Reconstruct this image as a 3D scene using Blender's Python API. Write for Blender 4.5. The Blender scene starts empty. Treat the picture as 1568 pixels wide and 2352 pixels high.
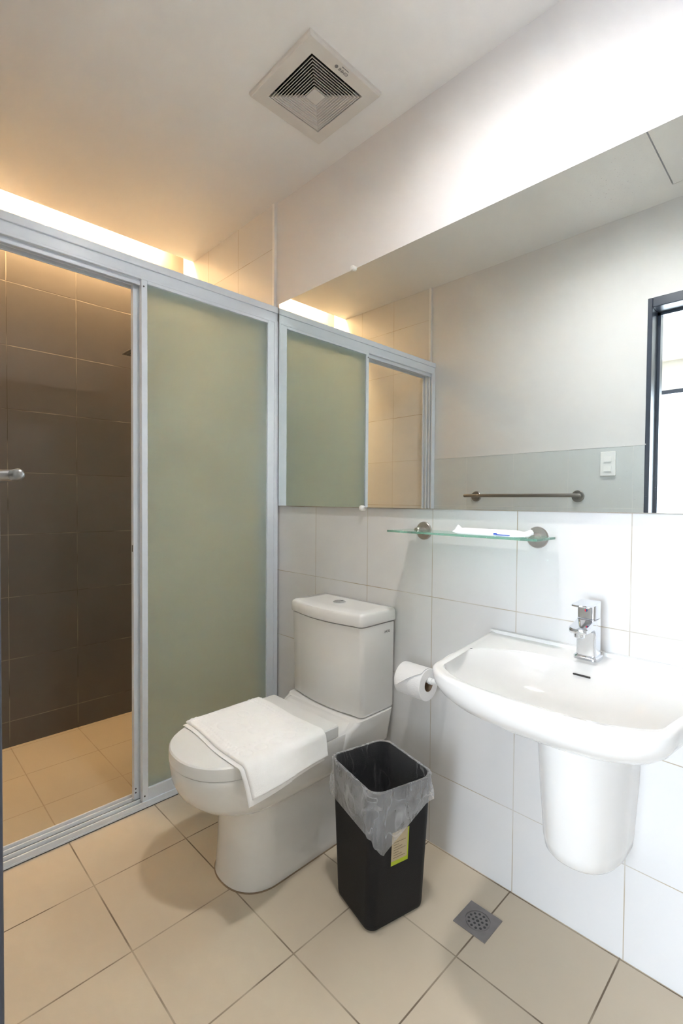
import bpy, bmesh, math, random
from mathutils import Vector, Matrix, noise
random.seed(7)
PI = math.pi
SC = bpy.context.scene
COL = SC.collection

# ------------------------------------------------------------------ camera
cd = bpy.data.cameras.new('camera')
cd.sensor_fit = 'VERTICAL'; cd.sensor_height = 36.0; cd.sensor_width = 24.0
cd.lens = 16.967; cd.clip_start = 0.01; cd.clip_end = 60
cam = bpy.data.objects.new('camera', cd); COL.objects.link(cam)
CR = Vector((0.70026381, 0.71384715, 0.00727011))
CU = Vector((-0.02131881, 0.01073165, 0.99971513))
CF = Vector((-0.71356577, 0.70021931, -0.02273335))
mw = Matrix((CR, CU, -CF)).transposed().to_4x4()
mw.translation = Vector((0.95435, -1.37307, 1.17328))
cam.matrix_world = mw
SC.camera = cam

# ------------------------------------------------------------------ world, exposure
w = bpy.data.worlds.new('World'); SC.world = w; w.use_nodes = True
w.node_tree.nodes['Background'].inputs[0].default_value = (0.75, 0.85, 1.0, 1)
w.node_tree.nodes['Background'].inputs[1].default_value = 0.3
vs = SC.view_settings
SC.display_settings.display_device = 'sRGB'
vs.view_transform = 'Standard'; vs.look = 'None'; vs.gamma = 1.0; vs.use_curve_mapping = False
vs.exposure = 0.12
cy = SC.cycles
cy.max_bounces = 12; cy.diffuse_bounces = 6; cy.glossy_bounces = 8; cy.transmission_bounces = 10
cy.transparent_max_bounces = 16
cy.caustics_reflective = True; cy.caustics_refractive = True
cy.blur_glossy = 0.0
cy.sample_clamp_indirect = 0.0
cy.use_denoising = True
cy.use_guiding = False
try:
    cy.denoiser = 'OPENIMAGEDENOISE'; cy.denoising_input_passes = 'RGB_ALBEDO_NORMAL'
except Exception:
    pass

# light levels: ceiling downlight, warm cove tube in the shower, daylight in the next room
LAMP_L = 340.0; LAMP_C = (1.0, 0.985, 0.965)
COVE_L = 230.0; COVE_C = (1.0, 0.66, 0.33)
DAY_L = 14.0;  DAY_C = (0.76, 0.87, 1.0)

# ------------------------------------------------------------------ materials
def principled(name, col, rough=0.5, metal=0.0, spec=0.5, coat=0.0):
    m = bpy.data.materials.new(name); m.use_nodes = True
    b = m.node_tree.nodes['Principled BSDF']
    b.inputs['Base Color'].default_value = (*col, 1)
    b.inputs['Roughness'].default_value = rough
    b.inputs['Metallic'].default_value = metal
    b.inputs['Specular IOR Level'].default_value = spec
    b.inputs['Coat Weight'].default_value = coat
    return m

def add(nt, t, **kw):
    n = nt.nodes.new(t)
    for k, v in kw.items(): setattr(n, k, v)
    return n

def vary(m, amount=0.06, scale=6.0, bump=0.0, bscale=200.0):
    """soft natural colour variation plus a fine bump"""
    nt = m.node_tree; b = nt.nodes['Principled BSDF']; L = nt.links
    col = b.inputs['Base Color'].default_value[:]
    geo = add(nt, 'ShaderNodeNewGeometry')
    nz = add(nt, 'ShaderNodeTexNoise'); nz.inputs['Scale'].default_value = scale; nz.inputs['Detail'].default_value = 4
    L.new(geo.outputs['Position'], nz.inputs['Vector'])
    mx = add(nt, 'ShaderNodeMix', data_type='RGBA')
    mx.inputs['A'].default_value = tuple(c * (1 - amount) for c in col[:3]) + (1,)
    mx.inputs['B'].default_value = tuple(min(1, c * (1 + amount)) for c in col[:3]) + (1,)
    L.new(nz.outputs['Fac'], mx.inputs['Factor']); L.new(mx.outputs['Result'], b.inputs['Base Color'])
    if bump:
        n2 = add(nt, 'ShaderNodeTexNoise'); n2.inputs['Scale'].default_value = bscale
        L.new(geo.outputs['Position'], n2.inputs['Vector'])
        bp = add(nt, 'ShaderNodeBump'); bp.inputs['Strength'].default_value = bump; bp.inputs['Distance'].default_value = 0.002
        L.new(n2.outputs['Fac'], bp.inputs['Height']); L.new(bp.outputs['Normal'], b.inputs['Normal'])
    return m

def tile_mat(name, col, grout, axes, off, size=0.30, gw=0.0023, rough=0.35, var=0.05, spec=0.5, dirty=None):
    """square ceramic tiles with recessed grout, laid out in world space on the two given axes"""
    m = bpy.data.materials.new(name); m.use_nodes = True
    nt = m.node_tree; L = nt.links; b = nt.nodes['Principled BSDF']
    b.inputs['Specular IOR Level'].default_value = spec
    geo = add(nt, 'ShaderNodeNewGeometry'); sep = add(nt, 'ShaderNodeSeparateXYZ')
    L.new(geo.outputs['Position'], sep.inputs[0])
    def math_(op, a, bb=None):
        n = add(nt, 'ShaderNodeMath', operation=op)
        for i, v in enumerate((a, bb)):
            if v is None: continue
            if isinstance(v, (int, float)): n.inputs[i].default_value = v
            else: L.new(v, n.inputs[i])
        return n.outputs[0]
    dist = None; cells = []
    for ax, o in zip(axes, off):
        t = math_('DIVIDE', math_('SUBTRACT', sep.outputs['XYZ'.index(ax)], o), size)
        cells.append(math_('FLOOR', t))
        fr = math_('FRACT', t)
        d = math_('MULTIPLY', math_('MINIMUM', fr, math_('SUBTRACT', 1.0, fr)), size)
        dist = d if dist is None else math_('MINIMUM', dist, d)
    mask = add(nt, 'ShaderNodeMapRange'); mask.inputs['From Min'].default_value = gw * 0.42
    mask.inputs['From Max'].default_value = gw * 0.75
    L.new(dist, mask.inputs['Value'])
    wn = add(nt, 'ShaderNodeTexWhiteNoise', noise_dimensions='2D')
    cmb = add(nt, 'ShaderNodeCombineXYZ'); L.new(cells[0], cmb.inputs[0]); L.new(cells[1], cmb.inputs[1])
    L.new(cmb.outputs[0], wn.inputs['Vector'])
    nz = add(nt, 'ShaderNodeTexNoise'); nz.inputs['Scale'].default_value = 9; nz.inputs['Detail'].default_value = 6
    nz.inputs['Roughness'].default_value = 0.65
    L.new(geo.outputs['Position'], nz.inputs['Vector'])
    fac = math_('ADD', math_('MULTIPLY', wn.outputs['Value'], 0.45), math_('MULTIPLY', nz.outputs['Fac'], 0.6))
    tc = add(nt, 'ShaderNodeMix', data_type='RGBA')
    tc.inputs['A'].default_value = tuple(c * (1 - var) for c in col) + (1,)
    tc.inputs['B'].default_value = tuple(min(1, c * (1 + var)) for c in col) + (1,)
    L.new(fac, tc.inputs['Factor'])
    gc = add(nt, 'ShaderNodeMix', data_type='RGBA')
    g2 = dirty or tuple(c * 0.8 for c in grout)
    gc.inputs['A'].default_value = (*grout, 1); gc.inputs['B'].default_value = (*g2, 1)
    gn = add(nt, 'ShaderNodeTexNoise'); gn.inputs['Scale'].default_value = 5
    L.new(geo.outputs['Position'], gn.inputs['Vector'])
    gr = add(nt, 'ShaderNodeMapRange'); gr.inputs['From Min'].default_value = 0.42; gr.inputs['From Max'].default_value = 0.58
    L.new(gn.outputs['Fac'], gr.inputs['Value']); L.new(gr.outputs[0], gc.inputs['Factor'])
    fin = add(nt, 'ShaderNodeMix', data_type='RGBA')
    L.new(mask.outputs[0], fin.inputs['Factor']); L.new(gc.outputs['Result'], fin.inputs['A']); L.new(tc.outputs['Result'], fin.inputs['B'])
    L.new(fin.outputs['Result'], b.inputs['Base Color'])
    rr = add(nt, 'ShaderNodeMapRange'); rr.inputs['To Min'].default_value = 0.8; rr.inputs['To Max'].default_value = rough
    L.new(mask.outputs[0], rr.inputs['Value']); L.new(rr.outputs[0], b.inputs['Roughness'])
    n2 = add(nt, 'ShaderNodeTexNoise'); n2.inputs['Scale'].default_value = 260
    L.new(geo.outputs['Position'], n2.inputs['Vector'])
    hh = math_('ADD', mask.outputs[0], math_('MULTIPLY', n2.outputs['Fac'], 0.12))
    bp = add(nt, 'ShaderNodeBump'); bp.inputs['Strength'].default_value = 0.35; bp.inputs['Distance'].default_value = 0.0015
    L.new(hh, bp.inputs['Height']); L.new(bp.outputs['Normal'], b.inputs['Normal'])
    return m

def emission(name, col, strength):
    m = bpy.data.materials.new(name); m.use_nodes = True; nt = m.node_tree
    nt.nodes.remove(nt.nodes['Principled BSDF'])
    e = add(nt, 'ShaderNodeEmission'); e.inputs[0].default_value = (*col, 1); e.inputs[1].default_value = strength
    nt.links.new(e.outputs[0], nt.nodes['Material Output'].inputs['Surface'])
    return m

ZT = 0.84813                                        # a horizontal joint of the wall tiles
M = {}
M['paint'] = vary(principled('wall paint', (0.71, 0.69, 0.685), 0.6, spec=0.3), 0.02, 2.0, 0.06, 120)
M['ceil'] = vary(principled('ceiling paint', (0.87, 0.86, 0.86), 0.8, spec=0.2), 0.02, 2.0)
WT = (0.665, 0.655, 0.645); WG = (0.56, 0.525, 0.47); WD = (0.44, 0.37, 0.28)
M['tile_xz'] = tile_mat('pale wall tile', WT, WG, 'XZ', (0, ZT), dirty=WD)
M['tile_opp'] = tile_mat('cool grey wall tile', (0.60, 0.615, 0.61), (0.72, 0.72, 0.70), 'XZ', (-0.022, ZT), dirty=(0.66, 0.66, 0.64))
M['tile_yz'] = tile_mat('pale wall tile end', WT, WG, 'YZ', (-0.002, ZT), dirty=WD)
M['tile_dark'] = tile_mat('taupe shower tile', (0.096, 0.085, 0.076), (0.21, 0.18, 0.15), 'YZ', (-0.2965, 0.10), rough=0.38, var=0.10, gw=0.0030, dirty=(0.07, 0.06, 0.05))
M['floor'] = tile_mat('beige floor tile', (0.575, 0.49, 0.375), (0.42, 0.35, 0.26), 'XY', (0, -0.0055), size=0.2965, gw=0.0034, rough=0.42, var=0.06, dirty=(0.17, 0.125, 0.085))
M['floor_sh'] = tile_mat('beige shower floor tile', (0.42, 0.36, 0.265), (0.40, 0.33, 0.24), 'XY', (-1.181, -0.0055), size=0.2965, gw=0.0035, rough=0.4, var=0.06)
M['trim'] = principled('white plastic trim', (0.8, 0.79, 0.78), 0.4)
M['ceramic'] = principled('glazed white ceramic', (0.76, 0.752, 0.735), 0.12, spec=0.5, coat=0.3)
M['seat'] = principled('white plastic seat', (0.76, 0.76, 0.75), 0.28)
M['alu'] = principled('white powder coated aluminium', (0.66, 0.715, 0.79), 0.33, spec=0.5)
M['near_black'] = principled('dark groove', (0.05, 0.05, 0.05), 0.6)  # near black for small dark parts and for shade painted in the track
M['chrome'] = principled('chrome', (0.80, 0.82, 0.86), 0.07, 1.0)
M['nickel'] = vary(principled('brushed nickel', (0.46, 0.43, 0.40), 0.32, 1.0), 0.08, 40)
M['towel_metal'] = principled('satin steel', (0.34, 0.33, 0.32), 0.36, 1.0)
M['black'] = vary(principled('black bin plastic', (0.009, 0.009, 0.010), 0.55, spec=0.22), 0.1, 30, 0.35, 500)
M['paper'] = vary(principled('soft white paper', (0.86, 0.85, 0.85), 0.9, spec=0.1), 0.02, 30, 0.3, 300)
M['card'] = principled('brown card core', (0.30, 0.21, 0.14), 0.8)
M['white_plastic'] = principled('white plastic', (0.82, 0.82, 0.81), 0.3)
M['fan'] = principled('aged white fan plastic', (0.70, 0.665, 0.63), 0.45)
M['dark_inside'] = principled('dark inside', (0.03, 0.027, 0.025), 0.7)
M['ink'] = principled('dark print', (0.06, 0.06, 0.07), 0.6)
M['print_grey'] = principled('grey print', (0.22, 0.21, 0.21), 0.6)
M['terry'] = vary(principled('white terry cotton', (0.93, 0.925, 0.92), 0.95, spec=0.1), 0.02, 60, 0.6, 900)
M['blue'] = principled('blue print', (0.03, 0.10, 0.55), 0.5)
M['red'] = principled('red dot', (0.6, 0.02, 0.03), 0.3)
M['blue_dot'] = principled('blue dot', (0.02, 0.03, 0.12), 0.3)
M['kraft'] = vary(principled('kraft sticker', (0.42, 0.34, 0.22), 0.6), 0.1, 60)
M['lime'] = principled('lime print', (0.36, 0.43, 0.02), 0.5)
M['kraft_ink'] = principled('brown print', (0.16, 0.12, 0.07), 0.6)
M['drain'] = vary(principled('dull steel', (0.26, 0.24, 0.24), 0.42, 0.7), 0.15, 40)
M['frame'] = principled('dark door frame paint', (0.045, 0.055, 0.08), 0.3)
M['edge'] = principled('mirror edge', (0.10, 0.08, 0.07), 0.6)
M['lamp'] = emission('downlight diffuser', LAMP_C, LAMP_L)
M['tube'] = emission('warm tube', COVE_C, COVE_L)
M['day'] = emission('bright daylight window', DAY_C, DAY_L)
M['room_paint'] = principled('cream room paint', (0.78, 0.75, 0.70), 0.7)
M['room_floor'] = vary(principled('pale timber floor', (0.5, 0.42, 0.33), 0.4), 0.1, 8)

def frosted():
    m = bpy.data.materials.new('frosted glass'); m.use_nodes = True; nt = m.node_tree; L = nt.links
    p = nt.nodes['Principled BSDF']
    p.inputs['Base Color'].default_value = (0.90, 0.95, 0.94, 1); p.inputs['Roughness'].default_value = 0.42
    p.inputs['Transmission Weight'].default_value = 1.0; p.inputs['IOR'].default_value = 1.25
    t = add(nt, 'ShaderNodeBsdfTranslucent'); t.inputs[0].default_value = (0.81, 0.90, 0.89, 1)
    d = add(nt, 'ShaderNodeBsdfDiffuse'); d.inputs[0].default_value = (0.50, 0.54, 0.49, 1)
    m1 = add(nt, 'ShaderNodeMixShader'); m1.inputs[0].default_value = 0.33
    m2 = add(nt, 'ShaderNodeMixShader'); m2.inputs[0].default_value = 0.42
    L.new(t.outputs[0], m1.inputs[1]); L.new(d.outputs[0], m1.inputs[2])
    L.new(p.outputs[0], m2.inputs[1]); L.new(m1.outputs[0], m2.inputs[2])
    L.new(m2.outputs[0], nt.nodes['Material Output'].inputs['Surface'])
    return m
M['frosted'] = frosted()

def clear_glass():
    m = bpy.data.materials.new('green shelf glass'); m.use_nodes = True; nt = m.node_tree; L = nt.links
    p = nt.nodes['Principled BSDF']
    p.inputs['Base Color'].default_value = (0.40, 0.74, 0.60, 1); p.inputs['Roughness'].default_value = 0.03
    p.inputs['Transmission Weight'].default_value = 0.75; p.inputs['IOR'].default_value = 1.5
    return m
M['glass'] = clear_glass()

def mirror_mat():
    m = bpy.data.materials.new('silvered mirror'); m.use_nodes = True; nt = m.node_tree; L = nt.links
    p = nt.nodes['Principled BSDF']
    p.inputs['Base Color'].default_value = (0.84, 0.88, 0.865, 1); p.inputs['Metallic'].default_value = 1.0
    p.inputs['Roughness'].default_value = 0.0
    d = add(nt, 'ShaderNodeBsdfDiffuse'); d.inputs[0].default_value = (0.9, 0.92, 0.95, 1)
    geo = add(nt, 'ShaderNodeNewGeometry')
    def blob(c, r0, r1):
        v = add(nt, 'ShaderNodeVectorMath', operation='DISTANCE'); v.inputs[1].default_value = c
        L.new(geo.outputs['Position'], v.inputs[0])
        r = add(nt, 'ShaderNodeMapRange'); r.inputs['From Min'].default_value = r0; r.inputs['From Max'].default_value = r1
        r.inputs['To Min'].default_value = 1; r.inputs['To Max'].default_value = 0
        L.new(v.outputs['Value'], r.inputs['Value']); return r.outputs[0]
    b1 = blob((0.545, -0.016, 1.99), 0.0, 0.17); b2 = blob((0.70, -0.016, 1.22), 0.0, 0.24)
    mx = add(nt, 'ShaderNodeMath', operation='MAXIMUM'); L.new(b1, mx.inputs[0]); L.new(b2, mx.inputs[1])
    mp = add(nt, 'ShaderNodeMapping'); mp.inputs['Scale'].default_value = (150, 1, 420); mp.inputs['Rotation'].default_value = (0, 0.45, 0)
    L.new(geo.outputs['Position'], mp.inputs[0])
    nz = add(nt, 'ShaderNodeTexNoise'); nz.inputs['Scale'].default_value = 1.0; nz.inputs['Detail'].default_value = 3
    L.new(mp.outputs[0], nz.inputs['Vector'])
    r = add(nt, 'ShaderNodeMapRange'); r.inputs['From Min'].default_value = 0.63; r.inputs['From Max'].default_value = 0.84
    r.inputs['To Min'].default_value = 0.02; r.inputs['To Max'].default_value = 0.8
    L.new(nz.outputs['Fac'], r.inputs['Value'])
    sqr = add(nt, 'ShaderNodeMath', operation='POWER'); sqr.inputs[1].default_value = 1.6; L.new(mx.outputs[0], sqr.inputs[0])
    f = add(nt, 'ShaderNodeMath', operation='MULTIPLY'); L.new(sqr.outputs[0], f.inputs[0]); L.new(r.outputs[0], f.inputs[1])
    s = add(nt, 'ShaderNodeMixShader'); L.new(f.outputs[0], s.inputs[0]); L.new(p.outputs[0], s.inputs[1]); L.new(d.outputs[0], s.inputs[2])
    L.new(s.outputs[0], nt.nodes['Material Output'].inputs['Surface'])
    return m
M['mirror'] = mirror_mat()

def liner_mat(name, lo, hi, edge, bump):
    m = bpy.data.materials.new(name); m.use_nodes = True; nt = m.node_tree; L = nt.links
    p = nt.nodes['Principled BSDF']
    p.inputs['Base Color'].default_value = (0.80, 0.80, 0.82, 1); p.inputs['Roughness'].default_value = 0.25
    t = add(nt, 'ShaderNodeBsdfTransparent'); t.inputs[0].default_value = (0.97, 0.97, 0.98, 1)
    geo = add(nt, 'ShaderNodeNewGeometry')
    mp = add(nt, 'ShaderNodeMapping'); mp.inputs['Scale'].default_value = (1.0, 1.0, 0.55); mp.inputs['Rotation'].default_value = (0.5, 0.4, 0)
    L.new(geo.outputs['Position'], mp.inputs[0])
    nz = add(nt, 'ShaderNodeTexNoise'); nz.inputs['Scale'].default_value = 11; nz.inputs['Detail'].default_value = 2; nz.inputs['Distortion'].default_value = 0.6
    L.new(mp.outputs[0], nz.inputs['Vector'])
    v = add(nt, 'ShaderNodeTexNoise'); v.inputs['Scale'].default_value = 12; v.inputs['Detail'].default_value = 2.0; v.inputs['Distortion'].default_value = 1.0
    L.new(mp.outputs[0], v.inputs['Vector'])
    d0 = add(nt, 'ShaderNodeMath', operation='SUBTRACT'); L.new(v.outputs['Fac'], d0.inputs[0]); d0.inputs[1].default_value = 0.5
    d1 = add(nt, 'ShaderNodeMath', operation='ABSOLUTE'); L.new(d0.outputs[0], d1.inputs[0])
    rd = add(nt, 'ShaderNodeMapRange'); rd.inputs['From Min'].default_value = 0.0; rd.inputs['From Max'].default_value = 0.016
    rd.inputs['To Min'].default_value = hi; rd.inputs['To Max'].default_value = 0.0
    L.new(d1.outputs[0], rd.inputs['Value'])
    lw = add(nt, 'ShaderNodeLayerWeight'); lw.inputs['Blend'].default_value = 0.35
    r = add(nt, 'ShaderNodeMapRange'); r.inputs['From Min'].default_value = 0.3; r.inputs['From Max'].default_value = 0.7
    r.inputs['To Min'].default_value = lo * 0.6; r.inputs['To Max'].default_value = lo * 1.4
    L.new(nz.outputs['Fac'], r.inputs['Value'])
    s0 = add(nt, 'ShaderNodeMath', operation='ADD'); L.new(r.outputs[0], s0.inputs[0]); L.new(rd.outputs[0], s0.inputs[1])
    a = add(nt, 'ShaderNodeMath', operation='MULTIPLY_ADD', use_clamp=True); L.new(lw.outputs['Facing'], a.inputs[0]); a.inputs[1].default_value = edge; L.new(s0.outputs[0], a.inputs[2])
    n3 = add(nt, 'ShaderNodeTexNoise'); n3.inputs['Scale'].default_value = 24; n3.inputs['Detail'].default_value = 3; n3.inputs['Distortion'].default_value = 1.5
    L.new(mp.outputs[0], n3.inputs['Vector'])
    bp = add(nt, 'ShaderNodeBump'); bp.inputs['Strength'].default_value = bump; bp.inputs['Distance'].default_value = 0.012
    L.new(n3.outputs['Fac'], bp.inputs['Height']); L.new(bp.outputs['Normal'], p.inputs['Normal'])
    s = add(nt, 'ShaderNodeMixShader'); L.new(a.outputs[0], s.inputs[0]); L.new(t.outputs[0], s.inputs[1]); L.new(p.outputs[0], s.inputs[2])
    L.new(s.outputs[0], nt.nodes['Material Output'].inputs['Surface'])
    return m
M['liner'] = liner_mat('crumpled plastic overhang', 0.21, 0.10, 0.30, 0.8)
M['liner_in'] = liner_mat('thin plastic lining', 0.02, 0.11, 0.12, 0.5)  # film kept sheer to read dark; its highlights are painted crease lines

# ------------------------------------------------------------------ mesh helpers
def wloc(o):
    v = Vector((0, 0, 0))
    while o: v = v + o.location; o = o.parent
    return v

def obj(name, bm, m, parent=None, smooth=None, bevel=0.0, seg=2, sub=0, recalc=True):
    """links a bmesh given in world coordinates as ONE mesh object"""
    if recalc: bmesh.ops.recalc_face_normals(bm, faces=bm.faces)
    if parent: bmesh.ops.translate(bm, verts=bm.verts, vec=-wloc(parent))
    me = bpy.data.meshes.new(name); bm.to_mesh(me); bm.free()
    for mm in (m if isinstance(m, (list, tuple)) else [m]): me.materials.append(mm)
    o = bpy.data.objects.new(name, me); COL.objects.link(o)
    if parent: o.parent = parent
    if smooth is not None:
        me.polygons.foreach_set('use_smooth', [True] * len(me.polygons))
        me.set_sharp_from_angle(angle=math.radians(smooth))
    if bevel:
        b = o.modifiers.new('bevel', 'BEVEL'); b.width = bevel; b.segments = seg; b.limit_method = 'ANGLE'; b.angle_limit = math.radians(40)
        b.harden_normals = False
    if sub:
        s = o.modifiers.new('sub', 'SUBSURF'); s.levels = sub; s.render_levels = sub
    return o

def tag(o, label, cat, group=None):
    o['label'] = label; o['category'] = cat
    if group: o['group'] = group
    return o

def thing(name, loc, label, cat, group=None):
    o = bpy.data.objects.new(name, None); COL.objects.link(o); o.location = loc; o.empty_display_size = 0.05
    return tag(o, label, cat, group)

def struct(name, bm, m, **kw):
    o = obj(name, bm, m, **kw); o['kind'] = 'structure'; return o

def box(bm, x0, x1, y0, y1, z0, z1, mi=0):
    vs_ = [bm.verts.new((x, y, z)) for x in (x0, x1) for y in (y0, y1) for z in (z0, z1)]
    for q in ((0, 1, 3, 2), (4, 6, 7, 5), (0, 4, 5, 1), (2, 3, 7, 6), (0, 2, 6, 4), (1, 5, 7, 3)):
        f = bm.faces.new([vs_[i] for i in q]); f.material_index = mi
    return vs_

def B(*a):
    bm = bmesh.new(); box(bm, *a); return bm

def tube(bm, pts, r, n=14, caps=True, mi=0):
    """round bar through points; r is a number or one per point"""
    pts = [Vector(p) for p in pts]; rings = []
    rr = r if isinstance(r, (list, tuple)) else [r] * len(pts)
    ref = None
    for i, p in enumerate(pts):
        d = (pts[min(i + 1, len(pts) - 1)] - pts[max(i - 1, 0)]).normalized()
        if ref is None: ref = d.orthogonal().normalized()
        ref = (ref - d * ref.dot(d)).normalized(); b = d.cross(ref)
        rings.append([bm.verts.new(p + (ref * math.cos(2 * PI * k / n) + b * math.sin(2 * PI * k / n)) * rr[i]) for k in range(n)])
    for a, b in zip(rings, rings[1:]):
        for k in range(n):
            f = bm.faces.new((a[k], a[(k + 1) % n], b[(k + 1) % n], b[k])); f.material_index = mi
    if caps:
        for rg in (rings[0], rings[-1]):
            f = bm.faces.new(rg); f.material_index = mi

def loft(bm, rings, cap0=True, cap1=True, closed=True, mi=0):
    vr = [[bm.verts.new(p) for p in r] for r in rings]
    n = len(vr[0])
    for a, b in zip(vr, vr[1:]):
        for k in range(n if closed else n - 1):
            f = bm.faces.new((a[k], a[(k + 1) % n], b[(k + 1) % n], b[k])); f.material_index = mi
    if cap0: bm.faces.new(vr[0]).material_index = mi
    if cap1: bm.faces.new(vr[-1]).material_index = mi
    return vr

def rrect(w_, l_, r, n=6):
    """rounded rectangle outline, anticlockwise"""
    pts = []
    for sx, sy, a0 in ((1, 1, 0), (-1, 1, 90), (-1, -1, 180), (1, -1, 270)):
        for k in range(n + 1):
            a = math.radians(a0 + 90 * k / n)
            pts.append((sx * (w_ / 2 - r) + r * math.cos(a), sy * (l_ / 2 - r) + r * math.sin(a)))
    return pts

def slab_holes(x0, x1, y0, y1, z0, z1, holes):
    """a slab with rectangular holes (x0,x1,y0,y1 each)"""
    bm = bmesh.new()
    xs = sorted({x0, x1, *[h[0] for h in holes], *[h[1] for h in holes]})
    ys = sorted({y0, y1, *[h[2] for h in holes], *[h[3] for h in holes]})
    for a, b in zip(xs, xs[1:]):
        for c, d in zip(ys, ys[1:]):
            mx_, my_ = (a + b) / 2, (c + d) / 2
            if any(h[0] < mx_ < h[1] and h[2] < my_ < h[3] for h in holes): continue
            box(bm, a, b, c, d, z0, z1)
    return bm

def text_obj(name, s, size, m, parent, mat4, depth=0.0004):
    cu = bpy.data.curves.new(name, 'FONT'); cu.body = s; cu.size = size; cu.align_x = 'CENTER'; cu.align_y = 'CENTER'; cu.extrude = depth
    t = bpy.data.objects.new(name + '_src', cu); COL.objects.link(t)
    dg = bpy.context.evaluated_depsgraph_get()
    me = bpy.data.meshes.new_from_object(t.evaluated_get(dg))
    bpy.data.objects.remove(t, do_unlink=True); bpy.data.curves.remove(cu)
    me.transform(mat4); me.transform(Matrix.Translation(-wloc(parent)))
    me.materials.clear(); me.materials.append(m)
    o = bpy.data.objects.new(name, me); COL.objects.link(o); o.parent = parent
    return o

# ------------------------------------------------------------------ setting
XF = -1.80; XS = -0.855; W = 1.275; XR = 1.55; ZC = 2.552; TT = 1.451
DX0, DX1, DZ = 0.345, 1.20, 2.085                   # clear doorway opening
FAN = (-0.30, -0.281)
struct('floor', B(XS, XR, -1.415, 0.02, -0.06, 0.0), M['floor'])
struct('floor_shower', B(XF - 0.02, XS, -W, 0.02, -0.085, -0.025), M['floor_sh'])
struct('ceiling', slab_holes(-1.675, XR, -W - 0.02, 0.02, ZC, ZC + 0.05,
       [(FAN[0] - 0.12, FAN[0] + 0.12, FAN[1] - 0.12, FAN[1] + 0.12), (0.436, 0.93, -1.158, -0.66)]), M['ceil'])
struct('ceiling_cove', B(XF - 0.02, -1.64, -W - 0.02, 0.02, 2.76, 2.80), M['ceil'])
struct('wall_cove', B(-1.675, -1.64, -W - 0.02, 0.02, ZC + 0.05, 2.76), M['ceil'])
struct('wall_right', B(-0.90, XR, 0.0, 0.10, 1.44, 2.60), M['paint'])
struct('wall_right_tiles', B(XS - 0.02, XR, -0.001, 0.10, -0.02, 1.44), M['tile_xz'])
struct('wall_right_shower', B(XF, -0.897, -0.010, 0.10, -0.06, 2.76), M['tile_xz'])
struct('trim_right', B(-0.905, -0.889, -0.014, 0.02, 2.0, ZC), M['trim'], bevel=0.002)
struct('wall_back', B(XF - 0.10, XF, -W - 0.1, 0.10, -0.06, 2.80), M['tile_dark'])
struct('wall_left_shower', B(XF, -0.897, -W - 0.13, -W + 0.008, -0.06, 2.76), M['tile_xz'])
struct('trim_left', B(-0.905, -0.889, -W - 0.02, -W + 0.012, 2.0, ZC), M['trim'], bevel=0.002)
bm = bmesh.new()
box(bm, -0.897, DX0 - 0.02, -1.41, -W - 0.004, TT, 2.60)
box(bm, DX0 - 0.02, DX1 + 0.02, -1.41, -W - 0.004, DZ + 0.02, 2.60)
box(bm, DX1 + 0.02, XR, -1.41, -W - 0.004, TT, 2.60)
struct('wall_left', bm, M['paint'])
bm = bmesh.new()
box(bm, -0.897, DX0 - 0.02, -1.41, -W, -0.02, TT)
box(bm, DX1 + 0.02, XR, -1.41, -W, -0.02, TT)
struct('wall_left_tiles', bm, M['tile_opp'])
struct('trim_tiles', B(-0.897, 0.33, -W - 0.004, -W + 0.0015, TT - 0.0025, TT + 0.0025), M['paint'])
struct('wall_front', B(XR, XR + 0.1, -1.41, 0.1, -0.02, 2.60), M['tile_yz'])

# dark door frame round the doorway
fr = thing('door_frame', (0.8, -1.34, 0), 'dark painted frame of the open bathroom doorway, seen in the mirror', 'door frame'); fr['kind'] = 'structure'
for nm, a in (('jamb', (0.325, DX0, -1.42, -W + 0.001, 0, 2.13)), ('jamb', (DX1, DX1 + 0.045, -1.42, -W + 0.001, 0, 2.13)), ('head', (DX0, DX1, -1.42, -W + 0.001, DZ, 2.13))):
    obj(nm, B(*a), M['frame'], fr, bevel=0.003)
bm = bmesh.new(); box(bm, DX0, DX0 + 0.012, -1.42, -1.375, 0, DZ); box(bm, DX0, DX1, -1.42, -1.375, DZ - 0.012, DZ); box(bm, DX1 - 0.012, DX1, -1.42, -1.375, 0, DZ)
obj('door_stop', bm, M['frame'], fr)

# the bright room beyond the doorway
struct('floor_bedroom', B(-1.9, 4.0, -4.8, -1.415, -0.06, 0.0), M['room_floor'])
struct('ceiling_bedroom', B(-1.9, 4.0, -4.8, -1.41, 2.62, 2.70), M['room_paint'])
bm = bmesh.new()
box(bm, -2.0, DX0 - 0.02, -1.42, -1.41, 0, 2.62); box(bm, DX1 + 0.02, 4.0, -1.42, -1.41, 0, 2.62); box(bm, DX0 - 0.02, DX1 + 0.02, -1.42, -1.41, 2.13, 2.62)
struct('wall_bedroom_near', bm, M['room_paint'])
struct('wall_bedroom_left', B(-2.0, -1.9, -4.8, -1.42, 0, 2.7), M['room_paint'])
struct('wall_bedroom_right', B(4.0, 4.1, -4.8, -1.42, 0, 2.7), M['room_paint'])
bm = bmesh.new()
box(bm, -2.0, -0.75, -4.6, -4.5, 0, 2.62); box(bm, 1.75, 4.0, -4.6, -4.5, 0, 2.62); box(bm, -0.75, 1.75, -4.6, -4.5, 2.33, 2.62)
struct('wall_bedroom_far', bm, M['room_paint'])
wn = thing('window_1', (1.2, -4.55, 0), 'tall bright bedroom window reflected beyond the doorway', 'window'); wn['kind'] = 'structure'
obj('pane', B(-0.75, 1.75, -4.56, -4.55, 0.03, 2.30), M['day'], wn)
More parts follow.
